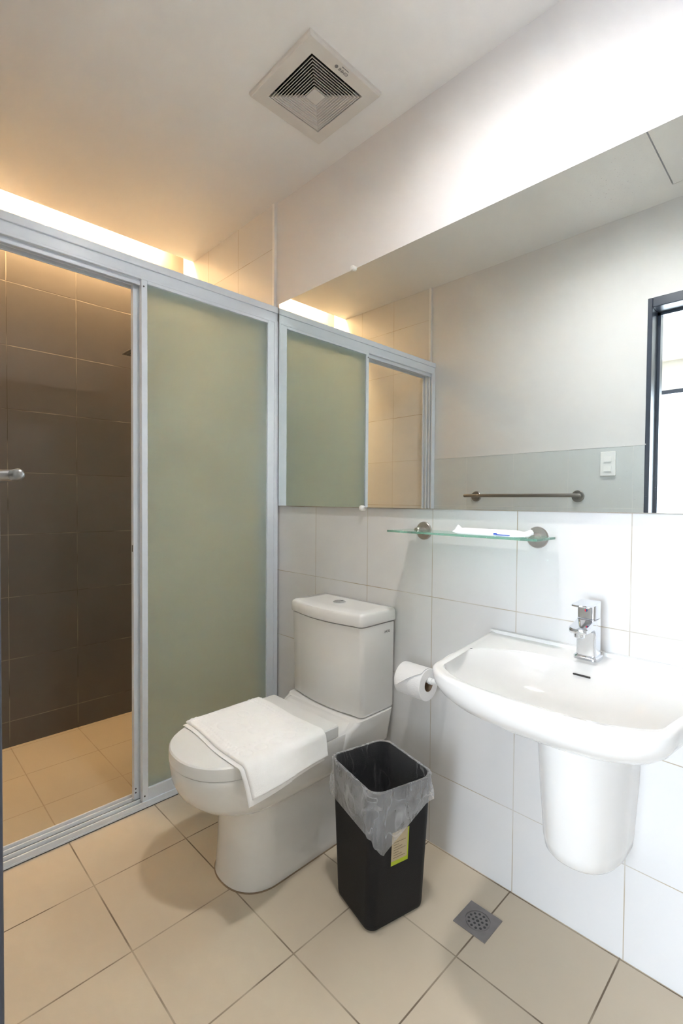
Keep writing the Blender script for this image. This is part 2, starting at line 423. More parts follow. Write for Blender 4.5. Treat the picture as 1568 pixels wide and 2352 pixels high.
bm = bmesh.new(); box(bm, -0.75, 1.75, -4.55, -4.50, 2.29, 2.33); box(bm, -0.75, 1.75, -4.55, -4.50, 0, 0.04)
for x in (-0.75, 0.48, 1.71): box(bm, x, x + 0.04, -4.55, -4.51, 0.04, 2.29)
obj('window_frame', bm, M['frame'], wn)

# ceiling hatch and downlight
hp = tag(obj('ceiling_hatch', B(0.441, 0.925, -1.153, -0.665, ZC - 0.001, ZC + 0.02), M['ceil'], bevel=0.002), 'square access panel flush in the white ceiling, reflected at top of mirror', 'hatch')
LX, LY = 0.33, -0.60
dl = thing('ceiling_downlight', (LX, LY, ZC), 'small round downlight flush in the ceiling above the mirror side', 'ceiling light')
bm = bmesh.new(); R_ = 0.065
tube(bm, [(LX, LY, ZC - 0.0015), (LX, LY, ZC - 0.0005)], R_, 40)
obj('diffuser', bm, M['lamp'], dl)
bm = bmesh.new()
rg = [[Vector((LX + r * math.cos(2 * PI * k / 40), LY + r * math.sin(2 * PI * k / 40), z)) for k in range(40)] for r, z in ((R_ + .001, ZC), (R_ + .001, ZC - .027), (R_ + .005, ZC - .028), (R_ + .014, ZC))]
loft(bm, rg, False, False); obj('bezel', bm, M['white_plastic'], dl, smooth=40)
# warm tube light hidden in the cove over the shower
ct = thing('cove_tube_light', (-1.735, -0.6, 2.63), 'warm tube light tucked in the ceiling cove above the dark shower wall', 'tube light')
bm = bmesh.new(); tube(bm, [(-1.702, -1.20, 2.622), (-1.702, -0.13, 2.622)], 0.018, 14); obj('tube', bm, M['tube'], ct, smooth=60)
bm = bmesh.new(); box(bm, -1.722, -1.682, -1.24, -0.09, 2.65, 2.69)
for y in (-1.225, -0.13): box(bm, -1.720, -1.684, y, y + 0.025, 2.606, 2.655)
obj('batten', bm, M['white_plastic'], ct)

# ------------------------------------------------------------------ exhaust fan
fx, fy = FAN; zf = ZC - 0.016
fan = thing('exhaust_fan', (fx, fy, ZC), 'square white exhaust fan grille set in the ceiling', 'exhaust fan')
H0, H1 = 0.158, 0.111
def sq(h, z): return [Vector((fx + sx * h, fy + sy * h, z)) for sx, sy in ((1, 1), (-1, 1), (-1, -1), (1, -1))]
bm = bmesh.new()
loft(bm, [sq(H0, ZC), sq(H0, ZC - 0.008), sq(H0 - 0.004, zf), sq(H1 + 0.001, zf), sq(H1, zf + 0.002), sq(H1, ZC + 0.02)], False, False)
obj('fan_frame', bm, M['fan'], fan, bevel=0.001)
bm = bmesh.new()
loft(bm, [sq(H1 + 0.006, ZC + 0.0), sq(H1 + 0.006, ZC + 0.10)], False, True)
obj('housing', bm, M['dark_inside'], fan)
NL = 10
for i in range(NL):
    h = H1 - 0.0055 - i * (H1 - 0.027) / NL
    bm = bmesh.new()
    loft(bm, [sq(h, zf - 0.001), sq(h - 0.0022, zf - 0.001), sq(h - 0.0082, zf + 0.010), sq(h - 0.0066, zf + 0.010), sq(h, zf - 0.001)], False, False)
    obj('louver', bm, M['fan'], fan)
bm = bmesh.new(); loft(bm, [sq(0.0235, zf - 0.001), sq(0.0235, zf + 0.004)]); obj('centre_plate', bm, M['fan'], fan)
bm = bmesh.new()
for a in (0, 1):
    for s in (-0.04, 0.04):
        if a: box(bm, fx + s - .0007, fx + s + .0007, fy - H1, fy + H1, zf + 0.0095, zf + 0.014)
        else: box(bm, fx - H1, fx + H1, fy + s - .0007, fy + s + .0007, zf + 0.0095, zf + 0.014)
obj('cross_ribs', bm, principled('shaded grey plastic', (0.16, 0.15, 0.14), 0.6), fan)  # shade behind the louvers put into the ribs' dark grey
# maker's print: reads from the doorway upside down, on the +x border of the frame
rot = Matrix.Translation((fx + 0.134, fy - 0.004, zf - 0.0004)) @ Matrix.Rotation(PI, 4, 'X') @ Matrix.Rotation(PI / 2, 4, 'Z')
text_obj('lettering', 'OMNI', 0.0145, M['print_grey'], fan, rot @ Matrix.Translation((-0.005, 0, 0)))
text_obj('lettering', 'VENTILATING FAN', 0.0034, M['print_grey'], fan, rot @ Matrix.Translation((-0.004, -0.0115, 0)))
bm = bmesh.new(); c = rot @ Vector((0.025, 0, 0)); tube(bm, [c, c + Vector((0, 0, -0.0005))], 0.0058, 20); obj('logo_disc', bm, M['print_grey'], fan)

# ------------------------------------------------------------------ mirror
MX0, MX1, MZ0, MZ1, MY = -0.846, 1.45, 1.150, 2.0735, -0.016
mi = thing('wall_mirror', (0.3, 0, MZ0), 'wide frameless mirror on the wall above the basin and toilet', 'mirror')
bm = B(MX0, MX1, MY, -0.0012, MZ0, MZ1)
for f in bm.faces: f.material_index = 0 if f.calc_center_median().y < MY + 1e-4 else 1
obj('mirror_glass', bm, [M['mirror'], M['edge']], mi)
for x, z in ((-0.315, MZ0 - 0.003), (-0.372, MZ1 + 0.004)):
    bm = bmesh.new(); tube(bm, [(x, -0.002, z), (x, -0.020, z), (x, -0.026, z), (x, -0.028, z)], [0.010, 0.0105, 0.0085, 0.004], 20)
    obj('mirror_clip', bm, M['white_plastic'], mi, smooth=35)

# ------------------------------------------------------------------ shower screen
JL = -W + 0.0005
sc = thing('shower_screen', (XS, -0.6, 0), 'white aluminium shower screen, its frosted sliding panel pushed open behind the fixed one', 'shower screen')
bm = bmesh.new()
box(bm, -0.935, -0.862, JL, -0.0115, 1.992, 2.062); box(bm, -0.935, -0.855, JL, -0.0115, 2.034, 2.062); box(bm, -0.935, -0.858, JL, -0.0115, 1.990, 2.000)
box(bm, -0.880, -0.873, JL, -0.0115, 1.972, 1.992); box(bm, -0.935, -0.928, JL, -0.0115, 1.972, 1.992); box(bm, -0.908, -0.902, JL, -0.0115, 1.976, 1.992)
obj('header', bm, M['alu'], sc, bevel=0.002)
def jamb(yw, s):
    bm = bmesh.new(); e = yw
    if s > 0:
        box(bm, -0.935, -0.8560, -0.0340, -0.0115, 0.001, 1.9915)
        obj('jamb', bm, M['alu'], sc, bevel=0.0012); return
    box(bm, -0.937, -0.8585, min(e, e - s * 0.022), max(e, e - s * 0.022), 0.001, 1.9915)
    for xx in (-0.935, -0.908, -0.884, -0.865):
        box(bm, xx, xx + 0.008, min(e - s * .0005, e - s * 0.034), max(e - s * .0005, e - s * 0.034), 0.0, 1.991)
    obj('jamb', bm, M['alu'], sc, bevel=0.0012)
jamb(-0.0115, 1); jamb(JL, -1)
bm = bmesh.new()
box(bm, -0.940, -0.850, JL, -0.0115, -0.03, 0.010)
for xx in (-0.940, -0.915, -0.885, -0.857): box(bm, xx, xx + 0.006, JL, -0.0115, 0.010, 0.026)
trk = obj('bottom_track', bm, M['alu'], sc, bevel=0.001)
bm = bmesh.new()
for xx in (-0.9338, -0.9088, -0.8788): box(bm, xx, xx + 0.004, JL + 0.03, -0.63, 0.0101, 0.0122)
box(bm, -0.8515, -0.8492, JL, -0.0115, 0.0005, 0.003)
obj('groove', bm, M['near_black'], trk)  # dark strips for the shade in the grooves, plus a dark foot line
def panel(name, parent, xc, y0, y1, t=0.022, st=0.036, z0=0.022, z1=1.99, zb=0.048, zt=0.012, st0=0.022):
    parent = obj(name, B(xc - 0.0025, xc + 0.0025, y0 + st0 - 0.004, y1 - st + 0.004, z0 + zb - 0.004, z1 - zt + 0.004), M['frosted'], parent)
    for a, b in ((y0, y0 + st0), (y1 - st, y1)):
        obj('stile', B(xc - t / 2, xc + t / 2, a, b, z0, z1), M['alu'], parent, bevel=0.0015)
    obj('bottom_rail', B(xc - t / 2, xc + t / 2, y0 + st0, y1 - st, z0, z0 + zb), M['alu'], parent, bevel=0.0015)
    obj('top_rail', B(xc - t / 2, xc + t / 2, y0 + st0, y1 - st, z1 - zt, z1), M['alu'], parent, bevel=0.0015)
    return parent
fp = panel('fixed_panel', sc, -0.868, -0.641, -0.0344)
for z in (0.045, 1.965):
    bm = bmesh.new(); tube(bm, [(-0.8575, -0.633, z), (-0.8555, -0.633, z)], 0.003, 10); obj('screw', bm, M['near_black'], fp)
sd = panel('sliding_panel', sc, -0.9055, -0.658, -0.050, zb=0.05, st0=0.030)
obj('latch_slot', B(-0.9095, -0.9015, -0.6585, -0.657, 0.975, 1.000), M['near_black'], sd)
for z in (0.05, 0.065):
    bm = bmesh.new(); tube(bm, [(-0.8955, -0.652, z), (-0.894, -0.652, z)], 0.003, 10); obj('screw', bm, M['near_black'], sd)

# shower head on its arm, just showing past the stile
sh = thing('wall_shower', (-1.50, -0.0105, 2.05), 'square overhead shower plate on a short arm inside the tiled shower', 'shower head')
bm = bmesh.new(); tube(bm, [(-1.50, -0.0105, 2.05), (-1.50, -0.016, 2.05)], 0.03, 24); obj('flange', bm, M['nickel'], sh, smooth=40)
bm = bmesh.new(); tube(bm, [(-1.50, -0.012, 2.05), (-1.50, -0.18, 2.06), (-1.50, -0.28, 2.05), (-1.50, -0.325, 2.02), (-1.50, -0.341, 1.975), (-1.50, -0.341, 1.925)], 0.010, 12); obj('arm', bm, M['nickel'], sh, smooth=60)
bm = bmesh.new(); tube(bm, [(-1.50, -0.341, 1.945), (-1.50, -0.341, 1.918)], [0.016, 0.03], 20); obj('swivel', bm, M['nickel'], sh, smooth=50)
obj('spray_plate', B(-1.60, -1.40, -0.441, -0.241, 1.9105, 1.918), M['nickel'], sh, bevel=0.002)
bm = bmesh.new()
for i in range(9):
    for j in range(9):
        px, py = -1.58 + 0.02 * i, -0.421 + 0.02 * j
        tube(bm, [(px, py, 1.9108), (px, py, 1.908)], 0.003, 6)
nz_ = obj('nozzles', bm, M['near_black'], sh); nz_['kind'] = 'stuff'

# ------------------------------------------------------------------ toilet
TX = -0.336
toilet = thing('toilet', (TX, -0.35, 0), 'white close coupled toilet with its lid down beside the shower screen', 'toilet')
def dring(hw, yb, yf, z, ln, n=30, nb=5, rc=0.02, cx=TX):
    """D outline: straight back with rounded corners, straight sides, elliptical front"""
    pts = []; yc = yf + ln
    for k in range(nb + 1):
        a = PI / 2 * k / nb
        pts.append(Vector((cx + hw - rc + rc * math.sin(PI / 2 - a) if False else cx + hw - rc + rc * math.cos(a), yb - rc + rc * math.sin(a), z)))
    for k in range(nb + 1):
        a = PI / 2 + PI / 2 * k / nb
        pts.append(Vector((cx - hw + rc + rc * math.cos(a), yb - rc + rc * math.sin(a), z)))
    for k in range(n + 1):
        a = PI + PI * k / n
        e = 0.92
        cc, ss = math.cos(a), math.sin(a)
        pts.append(Vector((cx + hw * math.copysign(abs(cc) ** e, cc), yc + ln * math.copysign(abs(ss) ** e, ss), z)))
    return pts
bm = bmesh.new()
prof = [(0.0, .123, -.10, -.607, .118), (.004, .125, -.10, -.610, .118), (.02, .1235, -.10, -.607, .117), (.12, .120, -.10, -.601, .115), (.20, .119, -.10, -.600, .115), (.240, .119, -.10, -.601, .115), (.250, .123, -.10, -.610, .12),
        (.257, .132, -.10, -.636, .14), (.269, .147, -.10, -.676, .156), (.287, .160, -.10, -.709, .170), (.312, .169, -.10, -.735, .182), (.345, .1735, -.10, -.750, .188), (.385, .1755, -.10, -.756, .190), (.399, .1755, -.10, -.7565, .190), (.4015, .1745, -.10, -.755, .189)]
loft(bm, [dring(h, yb, yf, z, ln, rc=0.03) for z, h, yb, yf, ln in prof])
# rear deck that carries the tank
def deck(z, hw, yb, yf, r=0.03):
    return [Vector((TX + x, (yb + yf) / 2 + y, z)) for x, y in rrect(2 * hw, yb - yf, r, 5)]
loft(bm, [deck(.275, .10, -.035, -.26), deck(.295, .155, -.022, -.28), (deck(.315, .172, -.016, -.29)), deck(.40, .186, -.014, -.26), deck(.418, .190, -.014, -.225), deck(.4275, .1905, -.014, -.215)])
loft(bm, [deck(.33, .165, -.10, -.34), deck(.385, .176, -.10, -.335), deck(.402, .172, -.10, -.32), deck(.410, .166, -.10, -.27), deck(.425, .160, -.10, -.24)])
obj('bowl', bm, M['ceramic'], toilet, smooth=45)
bm = bmesh.new(); loft(bm, [dring(.1725, -.295, -.7525, .4008, .188), dring(.1725, -.295, -.7525, .405, .188)]); obj('seat', bm, M['seat'], toilet, smooth=40)
bm = bmesh.new()
loft(bm, [dring(.173, -.287, -.755, .4038, .189, rc=.006), dring(.1755, -.284, -.758, .4055, .191, rc=.006), dring(.176, -.283, -.759, .43, .192, rc=.006), dring(.1755, -.2835, -.758, .438, .192, rc=.006), dring(.172, -.286, -.754, .442, .190, rc=.006), dring(.12, -.32, -.69, .4435, .15, rc=.006)])
obj('seat_lid', bm, M['seat'], toilet, smooth=35)
bm = bmesh.new()
bm.free()
for x in (TX - 0.07, TX + 0.07): obj('lid_hinge', B(x - 0.02, x + 0.02, -0.286, -0.268, 0.405, 0.428), M['seat'], toilet, bevel=0.004)
def tring(hw, yb, ys, yc, z, r=0.022, n=20):
    """tank outline: flat back, sides, bowed front (ys at the sides, yc in the middle)"""
    pts = []
    for sx, sy, a0 in ((1, 1, 0), (-1, 1, 90)):
        for k in range(5):
            a = math.radians(a0 + 90 * k / 4); q = 0.012
            pts.append(Vector((TX + sx * (hw - q) + q * math.cos(a), yb - q + q * math.sin(a), z)))
    for k in range(6):
        a = math.radians(180 + 62 * k / 5)
        pts.append(Vector((TX - hw + r + r * math.cos(a), ys + r * 0.6 + r * math.sin(a), z)))
    for k in range(1, n):
        t = -1 + 2 * k / n; x = t * (hw - r * 1.45)
        pts.append(Vector((TX + x, ys - r * 0.28 + (yc - ys + r * 0.28) * (1 - t * t), z)))
    for k in range(6):
        a = math.radians(298 + 62 * k / 5)
        pts.append(Vector((TX + hw - r + r * math.cos(a), ys + r * 0.6 + r * math.sin(a), z)))
    return pts
bm = bmesh.new()
loft(bm, [tring(.178, -.016, -.172, -.196, .4285), tring(.183, -.014, -.178, -.202, .434), tring(.184, -.014, -.180, -.204, .44), tring(.1875, -.014, -.186, -.214, .742)])
obj('tank', bm, M['ceramic'], toilet, smooth=40)
bm = bmesh.new()
loft(bm, [tring(.185, -.013, -.184, -.211, .7445), tring(.190, -.011, -.190, -.219, .747), tring(.192, -.010, -.192, -.221, .752), tring(.191, -.010, -.191, -.220, .780), tring(.188, -.012, -.187, -.216, .787), tring(.184, -.018, -.178, -.206, .7905), tring(.15, -.04, -.14, -.16, .792)])
obj('tank_lid', bm, M['ceramic'], toilet, smooth=40)
bx, by, bz = TX - 0.006, -0.108, 0.7925
bm = bmesh.new(); tube(bm, [(bx, by, bz - .004), (bx, by, bz + .002), (bx, by, bz + .004)], [.0245, .0245, .021], 32)
fb = obj('flush_button', bm, M['chrome'], toilet, smooth=30); fb['label'] = 'round chrome dual flush button'
bm = bmesh.new(); box(bm, bx - .0006, bx + .0006, by - .0195, by + .0195, bz + .0036, bz + .0043); obj('button_split', bm, M['ink'], fb)
rot = Matrix.Translation((TX + 0.1874, -0.058, 0.711)) @ Matrix(((0, 0, 1, 0), (1, 0, 0, 0), (0, 1, 0, 0), (0, 0, 0, 1)))
text_obj('lettering', 'HCG', 0.013, M['ink'], toilet, rot)
bm = bmesh.new(); tube(bm, [(TX + .06, -.002, .23), (TX + .06, -.10, .23)], .045, 20); bm2 = bmesh.new(); loft(bm2, [dring(.1275, -.10, -.6128, 0.0, .12, rc=.03), dring(.1265, -.10, -.6115, 0.002, .12, rc=.03), dring(.12, -.10, -.60, 0.003, .115, rc=.03)], False, False)
obj('sealant', bm2, vary(principled('aged brown sealant', (0.26, 0.19, 0.125), 0.8), 0.45, 30), toilet)
obj('outlet_pipe', bm, M['dark_inside'], toilet, smooth=40)

# ------------------------------------------------------------------ hand towel over the lid
def towel():
    bm = bmesh.new()
    x0, x1, ztop, ye = -0.500, -0.163, 0.4450, -0.155
    def emboss(u, v):
        # u along x from the left edge, v along y from the front edge (metres)
        h = 0.0
        if u < 0.295:
         for vv in (0.018, 0.032, 0.238, 0.252):                       # rows of small beads along front and back
             dv = abs(v - vv)
             if dv < 0.006: h += 0.0027 * max(0, 1 - (dv / 0.006) ** 2) * max(0, math.sin(u * PI / 0.0075)) 
        for uu in (0.022, 0.275):                                     # rows across
            du = abs(u - uu)
            if du < 0.006: h += 0.0025 * max(0, 1 - (du / 0.006) ** 2) * max(0, math.sin(v * PI / 0.0085))
        def oval(cu, cv, a, b, ang=0):
            c, s = math.cos(ang), math.sin(ang); p, q = (u - cu) * c + (v - cv) * s, -(u - cu) * s + (v - cv) * c
            e = math.sqrt((p / a) ** 2 + (q / b) ** 2)
            return -0.0026 * math.exp(-((e - 1) * min(a, b) / 0.0028) ** 2)
        for k in range(5): h += oval(0.305, 0.035 + k * 0.050, 0.017, 0.018)
        h += oval(0.135, 0.085, 0.050, 0.030, 0.5) + oval(0.165, 0.175, 0.048, 0.030, -0.4) + oval(0.085, 0.16, 0.022, 0.016) + oval(0.205, 0.125, 0.02, 0.014)
        return h
    def surf(u, v, lift, hang, uoff):
        # wraps over the right edge of the lid then flares outwards
        flat = x1 - x0; r = 0.016
        wav = 0.0012 * noise.noise(Vector((u * 14, v * 14, 3)))
        if u <= flat: return Vector((x0 + u, 0, ztop + lift + wav)), Vector((0, 0, 1))
        s = u - flat; a = min(s / r, 1.18)
        p = Vector((x1 + (r + lift) * math.sin(a), 0, ztop - r + (r + lift) * math.cos(a)))
        nrm = Vector((math.sin(a), 0, math.cos(a)))
        rest = s - r * 1.18
        if rest > 0: p += Vector((math.cos(a), 0, -math.sin(a))) * rest
        fl = 0.010 * math.sin(v / 0.28 * PI * 1.6 + 0.4) * max(0, min(1, s / 0.06))
        return p + nrm * fl, nrm
    def layer(y0, y1, lift, th, length, nu, nv, emb):
        top, bot = [], []
        for i in range(nu + 1):
            rt, rb = [], []
            for j in range(nv + 1):
                v = (y1 - y0) * j / nv
                ln = length(j / nv); u = ln * i / nu
                edge = min(1.0, min(j, nv - j) / 3.0, i / 3.0, (nu - i) / 2.0); edge = math.sqrt(max(0, 1 - (1 - edge) ** 2))
                p, n = surf(u, v, lift, 0, 0)
                y = y0 + v - 0.012 * (u / 0.34) * (1 - j / nv) + 0.004 * math.sin(u * 21)
                y += (-0.005 if j / nv > 0.5 else 0.005) * max(0, (u - 0.36)) / 0.05
                p = Vector((p.x, y, p.z))
                rt.append(bm.verts.new(p + n * (th * (0.35 + 0.65 * edge) + (emboss(u, v) * edge if emb else 0))))
                rb.append(bm.verts.new(p))
            top.append(rt); bot.append(rb)
        for i in range(nu):
            for j in range(nv):
                bm.faces.new((top[i][j], top[i + 1][j], top[i + 1][j + 1], top[i][j + 1]))
                bm.faces.new((bot[i][j], bot[i][j + 1], bot[i + 1][j + 1], bot[i + 1][j]))
        for i in range(nu):
            bm.faces.new((top[i][0], bot[i][0], bot[i + 1][0], top[i + 1][0])); bm.faces.new((top[i][nv], top[i + 1][nv], bot[i + 1][nv], bot[i][nv]))
        for j in range(nv):
            bm.faces.new((top[0][j], top[0][j + 1], bot[0][j + 1], bot[0][j])); bm.faces.new((top[nu][j], bot[nu][j], bot[nu][j + 1], top[nu][j + 1]))
    layer(-0.655, -0.372, 0.0, 0.0055, lambda t: 0.440 - 0.02 * t, 60, 60, False)
    layer(-0.645, -0.362, 0.0062, 0.0080, lambda t: 0.425 - 0.012 * t, 190, 150, True)
    return bm
tag(obj('hand_towel', towel(), M['terry'], smooth=60), 'folded white embossed hand towel draped over the toilet lid', 'towel')

# ------------------------------------------------------------------ bin and its liner
BC = (0.038, -0.306); BR = -0.234; BH = 0.399
def bring(w_, l_, z, r, n=8):
    c, s = math.cos(BR), math.sin(BR)
    return [Vector((BC[0] + c * x - s * y, BC[1] + s * x + c * y, z)) for x, y in rrect(w_, l_, r, n)]
wb = thing('waste_bin', (BC[0], BC[1], 0), 'black rectangular waste bin standing between toilet and basin', 'bin')
bm = bmesh.new()
loft(bm, [bring(.166, .182, 0.0, .022), bring(.178, .194, .006, .026), bring(.182, .198, .016, .027), bring(.240, .208, BH, .033), bring(.235, .203, BH, .031), bring(.176, .19, .02, .025)])
body = obj('bin_body', bm, M['black'], wb, smooth=40)
st = []
def on_side(u, z, out=0.0006):
    """point on the bin's face towards the basin: u from its front edge"""
    t = z / BH; w_ = .182 + (.240 - .182) * (z - .016) / (BH - .016); l_ = .198 + (.208 - .198) * (z - .016) / (BH - .016)
    c, s = math.cos(BR), math.sin(BR); x, y = w_ / 2 + out, -l_ / 2 + u
    return Vector((BC[0] + c * x - s * y, BC[1] + s * x + c * y, z))
def sidequad(u0, u1, z0, z1, out=0.0006):
    bm = bmesh.new()
    f = [on_side(u, z, out) for u, z in ((u0, z0), (u1, z0), (u1, z1), (u0, z1))]
    b = [on_side(u, z, 0.0) for u, z in ((u0, z0), (u1, z0), (u1, z1), (u0, z1))]
    loft(bm, [b, f]); return bm
skr = obj('sticker', sidequad(.064, .122, .178, .275), M['kraft'], wb); skr['label'] = 'kraft paper sticker with a lime green edge'
obj('sticker_band', sidequad(.064, .122, .178, .190, .0009), M['lime'], skr)
obj('sticker_band', sidequad(.118, .122, .190, .275, .0009), M['lime'], skr)
bm = bmesh.new()
for k in range(7):
    q = sidequad(.071, .112 - .012 * (k % 3), .198 + k * .0075, .1992 + k * .0075, .0009)
    me_ = bpy.data.meshes.new('t'); q.to_mesh(me_); q.free(); bm.from_mesh(me_); bpy.data.meshes.remove(me_)
obj('sticker_print', bm, M['kraft_ink'], skr)

def liner():
    bm = bmesh.new(); N = 160
    c, s = math.cos(BR), math.sin(BR)
    def ringpt(k, w_, l_, r):
        pts = rrect(w_, l_, r, 39)                       # 160 points
        return pts[k]
    def hang(a):
        # drop of the overhang by direction (a = angle in the bin's own frame)
        d = 0.088 - 0.022 * math.cos(a - math.radians(55)) + 0.010 * noise.noise(Vector((math.cos(a) * 4, math.sin(a) * 4, 1)))
        da = (a - math.radians(-27) + PI) % (2 * PI) - PI
        return d + 0.078 * math.exp(-abs(da / 0.36) ** 2.4)
    rings = []
    steps = [('in', 0.06), ('in', 0.14), ('in', 0.22), ('in', 0.29), ('in', 0.34), ('in', 0.375), ('rim', -0.0045), ('rim', 0.0), ('rim', 0.0045)] + [('out', t / 14) for t in range(1, 15)]
    for kind, t in steps:
        ring = []
        for k in range(N):
            if kind == 'in':
                fw = .176 + (.235 - .176) * t / BH - .008; fl = .190 + (.203 - .190) * t / BH - .008
                x, y = ringpt(k, fw, fl, .03); z = t; a = math.atan2(y, x)
                wr = 0.012 * (noise.noise(Vector((x * 26, y * 26, z * 7))) - 0.25) - 0.003
                wr = min(wr, 0.0)
                sc_ = 1 + wr / max(0.04, math.hypot(x, y)); x *= sc_; y *= sc_
            elif kind == 'rim':
                x, y = ringpt(k, .238 + 2 * t, .206 + 2 * t, .035); a = math.atan2(y, x)
                z = BH + 0.0035 - abs(t) * 0.4 + 0.0022 * noise.noise(Vector((x * 30, y * 30, 5)))
            else:
                x, y = ringpt(k, .240, .208, .035); a = math.atan2(y, x)
                h = hang(a); z = BH - h * t
                tap = 1 - 0.20 * (h * t / BH)
                amp = 0.005 + 0.014 * min(1, t * 1.6)
                wr = amp * (0.55 + noise.noise(Vector((math.cos(a) * 5.5, math.sin(a) * 5.5, z * 9)))
                            + 0.6 * abs(noise.noise(Vector((math.cos(a) * 14, math.sin(a) * 14, z * 22)))))
                wr = max(0.0028, wr)
                r0 = math.hypot(x, y); x *= tap * (1 + wr / r0); y *= tap * (1 + wr / r0)
                # stay outside the tapering bin wall
                z += 0.004 * noise.noise(Vector((x * 40, y * 40, 9))) * t
            ring.append(Vector((BC[0] + c * x - s * y, BC[1] + s * x + c * y, z)))
        rings.append(ring)
    loft(bm, rings[:7], True, False, mi=1); loft(bm, rings[6:], False, False)
    bmesh.ops.remove_doubles(bm, verts=bm.verts, dist=1e-6)
    return bm
tag(obj('bin_liner', liner(), [M['liner'], M['liner_in']], smooth=75), 'clear crinkled plastic bag folded over the rim of the black bin', 'bin liner')

# ------------------------------------------------------------------ floor drain
dr = thing('floor_drain', (0.282, -0.168, 0), 'square metal floor drain with round perforated grate in the tiles', 'drain')
bm = bmesh.new(); n = 40
cx, cyy, hs = 0.282, -0.168, 0.0485
outer = []
for k in range(n):
    a = 2 * PI * k / n + PI / 4; m_ = max(abs(math.cos(a)), abs(math.sin(a))); outer.append((cx + hs * math.cos(a) / m_, cyy + hs * math.sin(a) / m_, a))
R1 = 0.034
loft(bm, [[Vector((x, y, 0.0)) for x, y, a in outer], [Vector((x, y, 0.003)) for x, y, a in outer],
          [Vector((cx + R1 * math.cos(a), cyy + R1 * math.sin(a), 0.003)) for x, y, a in outer], [Vector((cx + R1 * math.cos(a), cyy + R1 * math.sin(a), 0.0008)) for x, y, a in outer]], False, True)
obj('drain_plate', bm, M['drain'], dr)
bm = bmesh.new(); tube(bm, [(cx, cyy, 0.0008), (cx, cyy, 0.0016)], R1 - 0.002, 40); gr = obj('grate', bm, M['drain'], dr)
bm = bmesh.new()
for rr_, nn in ((0.0, 1), (0.0125, 6), (0.0245, 12)):
    for k in range(nn):
        a = 2 * PI * k / nn + 0.3; px, py = cx + rr_ * math.cos(a), cyy + rr_ * math.sin(a)
        tube(bm, [(px, py, 0.0014), (px, py, 0.0019)], 0.0036 if nn > 1 else 0.0045, 14)
obj('drain_holes', bm, M['near_black'], gr)

# ------------------------------------------------------------------ glass shelf and sachet
gs = thing('glass_shelf', (0.16, 0, 1.072), 'narrow green edged glass shelf on two round brackets below the mirror', 'shelf')
obj('glass_plate', B(-0.088, 0.418, -0.137, -0.018, 1.0715, 1.0780), M['glass'], gs, bevel=0.0008)
for x in (-0.034, 0.362):
    bm = bmesh.new(); tube(bm, [(x, -0.001, 1.073), (x, -0.006, 1.073), (x, -0.0085, 1.073)], [0.031, 0.031, 0.029], 36)
    tube(bm, [(x, -0.008, 1.0745), (x, -0.046, 1.0745), (x, -0.049, 1.0745)], [0.0115, 0.0115, 0.0095], 24)
    obj('bracket', bm, M['nickel'], gs, smooth=35)
def sachet():
    bm = bmesh.new(); nu, nv = 60, 16; top, bot = [], []
    L0, L1 = 0.150, 0.385
    for i in range(nu + 1):
        t = i / nu; x = L0 + (L1 - L0) * t
        end = min(1, t / 0.14, (1 - t) / 0.2); fl = math.sin(min(1, end) * PI / 2)
        rt, rb = [], []
        for j in range(nv + 1):
            s_ = -1 + 2 * j / nv
            y = -0.098 + s_ * (0.021 + 0.004 * (1 - fl)) - 0.018 * (t - 0.5)
            prof_ = math.sqrt(max(0, 1 - s_ * s_))
            cr = noise.noise(Vector((x * 55, y * 55, 2))) * (1 - 0.75 * fl)
            zb = 1.0784 + max(0, cr) * 0.006 * (1 - fl)
            flick = 0.022 * math.exp(-((t - 0.03) / 0.05) ** 2) * (0.5 + 0.5 * math.cos(3 * s_)) + 0.020 * math.exp(-((t - 0.96) / 0.04) ** 2) * max(0, s_ + 0.2) + 0.004
            th = 0.0175 * prof_ * fl + flick * (1 - fl) + 0.004 * cr * prof_
            rb.append(bm.verts.new((x, y, zb + flick * (1 - fl) * 0.55))); rt.append(bm.verts.new((x, y, zb + 0.0006 + max(th, flick * (1 - fl) * 0.58))))
        top.append(rt); bot.append(rb)
    for i in range(nu):
        for j in range(nv):
            bm.faces.new((top[i][j], top[i + 1][j], top[i + 1][j + 1], top[i][j + 1])); bm.faces.new((bot[i][j], bot[i][j + 1], bot[i + 1][j + 1], bot[i + 1][j]))
        bm.faces.new((top[i][0], bot[i][0], bot[i + 1][0], top[i + 1][0])); bm.faces.new((top[i][nv], top[i + 1][nv], bot[i + 1][nv], bot[i][nv]))
    for j in range(nv):
        bm.faces.new((top[0][j], top[0][j + 1], bot[0][j + 1], bot[0][j])); bm.faces.new((top[nu][j], bot[nu][j], bot[nu][j + 1], top[nu][j + 1]))
    return bm
sa = tag(obj('paper_packet', sachet(), principled('white film wrapper', (0.85, 0.85, 0.88), 0.35), smooth=50), 'white wrapped packet with a blue stripe lying on the glass shelf', 'packet')
bm = bmesh.new()
for x0, x1, z0, z1 in ((0.288, 0.297, 1.0825, 1.0868), (0.297, 0.337, 1.0818, 1.0836)):
    a = [Vector((x, -0.1205 - 0.018 * ((x - 0.15) / 0.235 - 0.5) + 0.0006 * 0 + 0.8 * max(0, z - 1.0835) * 0.5, z)) for x, z in ((x0, z0), (x1, z0), (x1, z1), (x0, z1))]
    loft(bm, [[p + Vector((0, 0.003, 0)) for p in a], [p + Vector((0, -0.0012, 0)) for p in a]])
obj('printed_stripe', bm, M['blue'], sa)

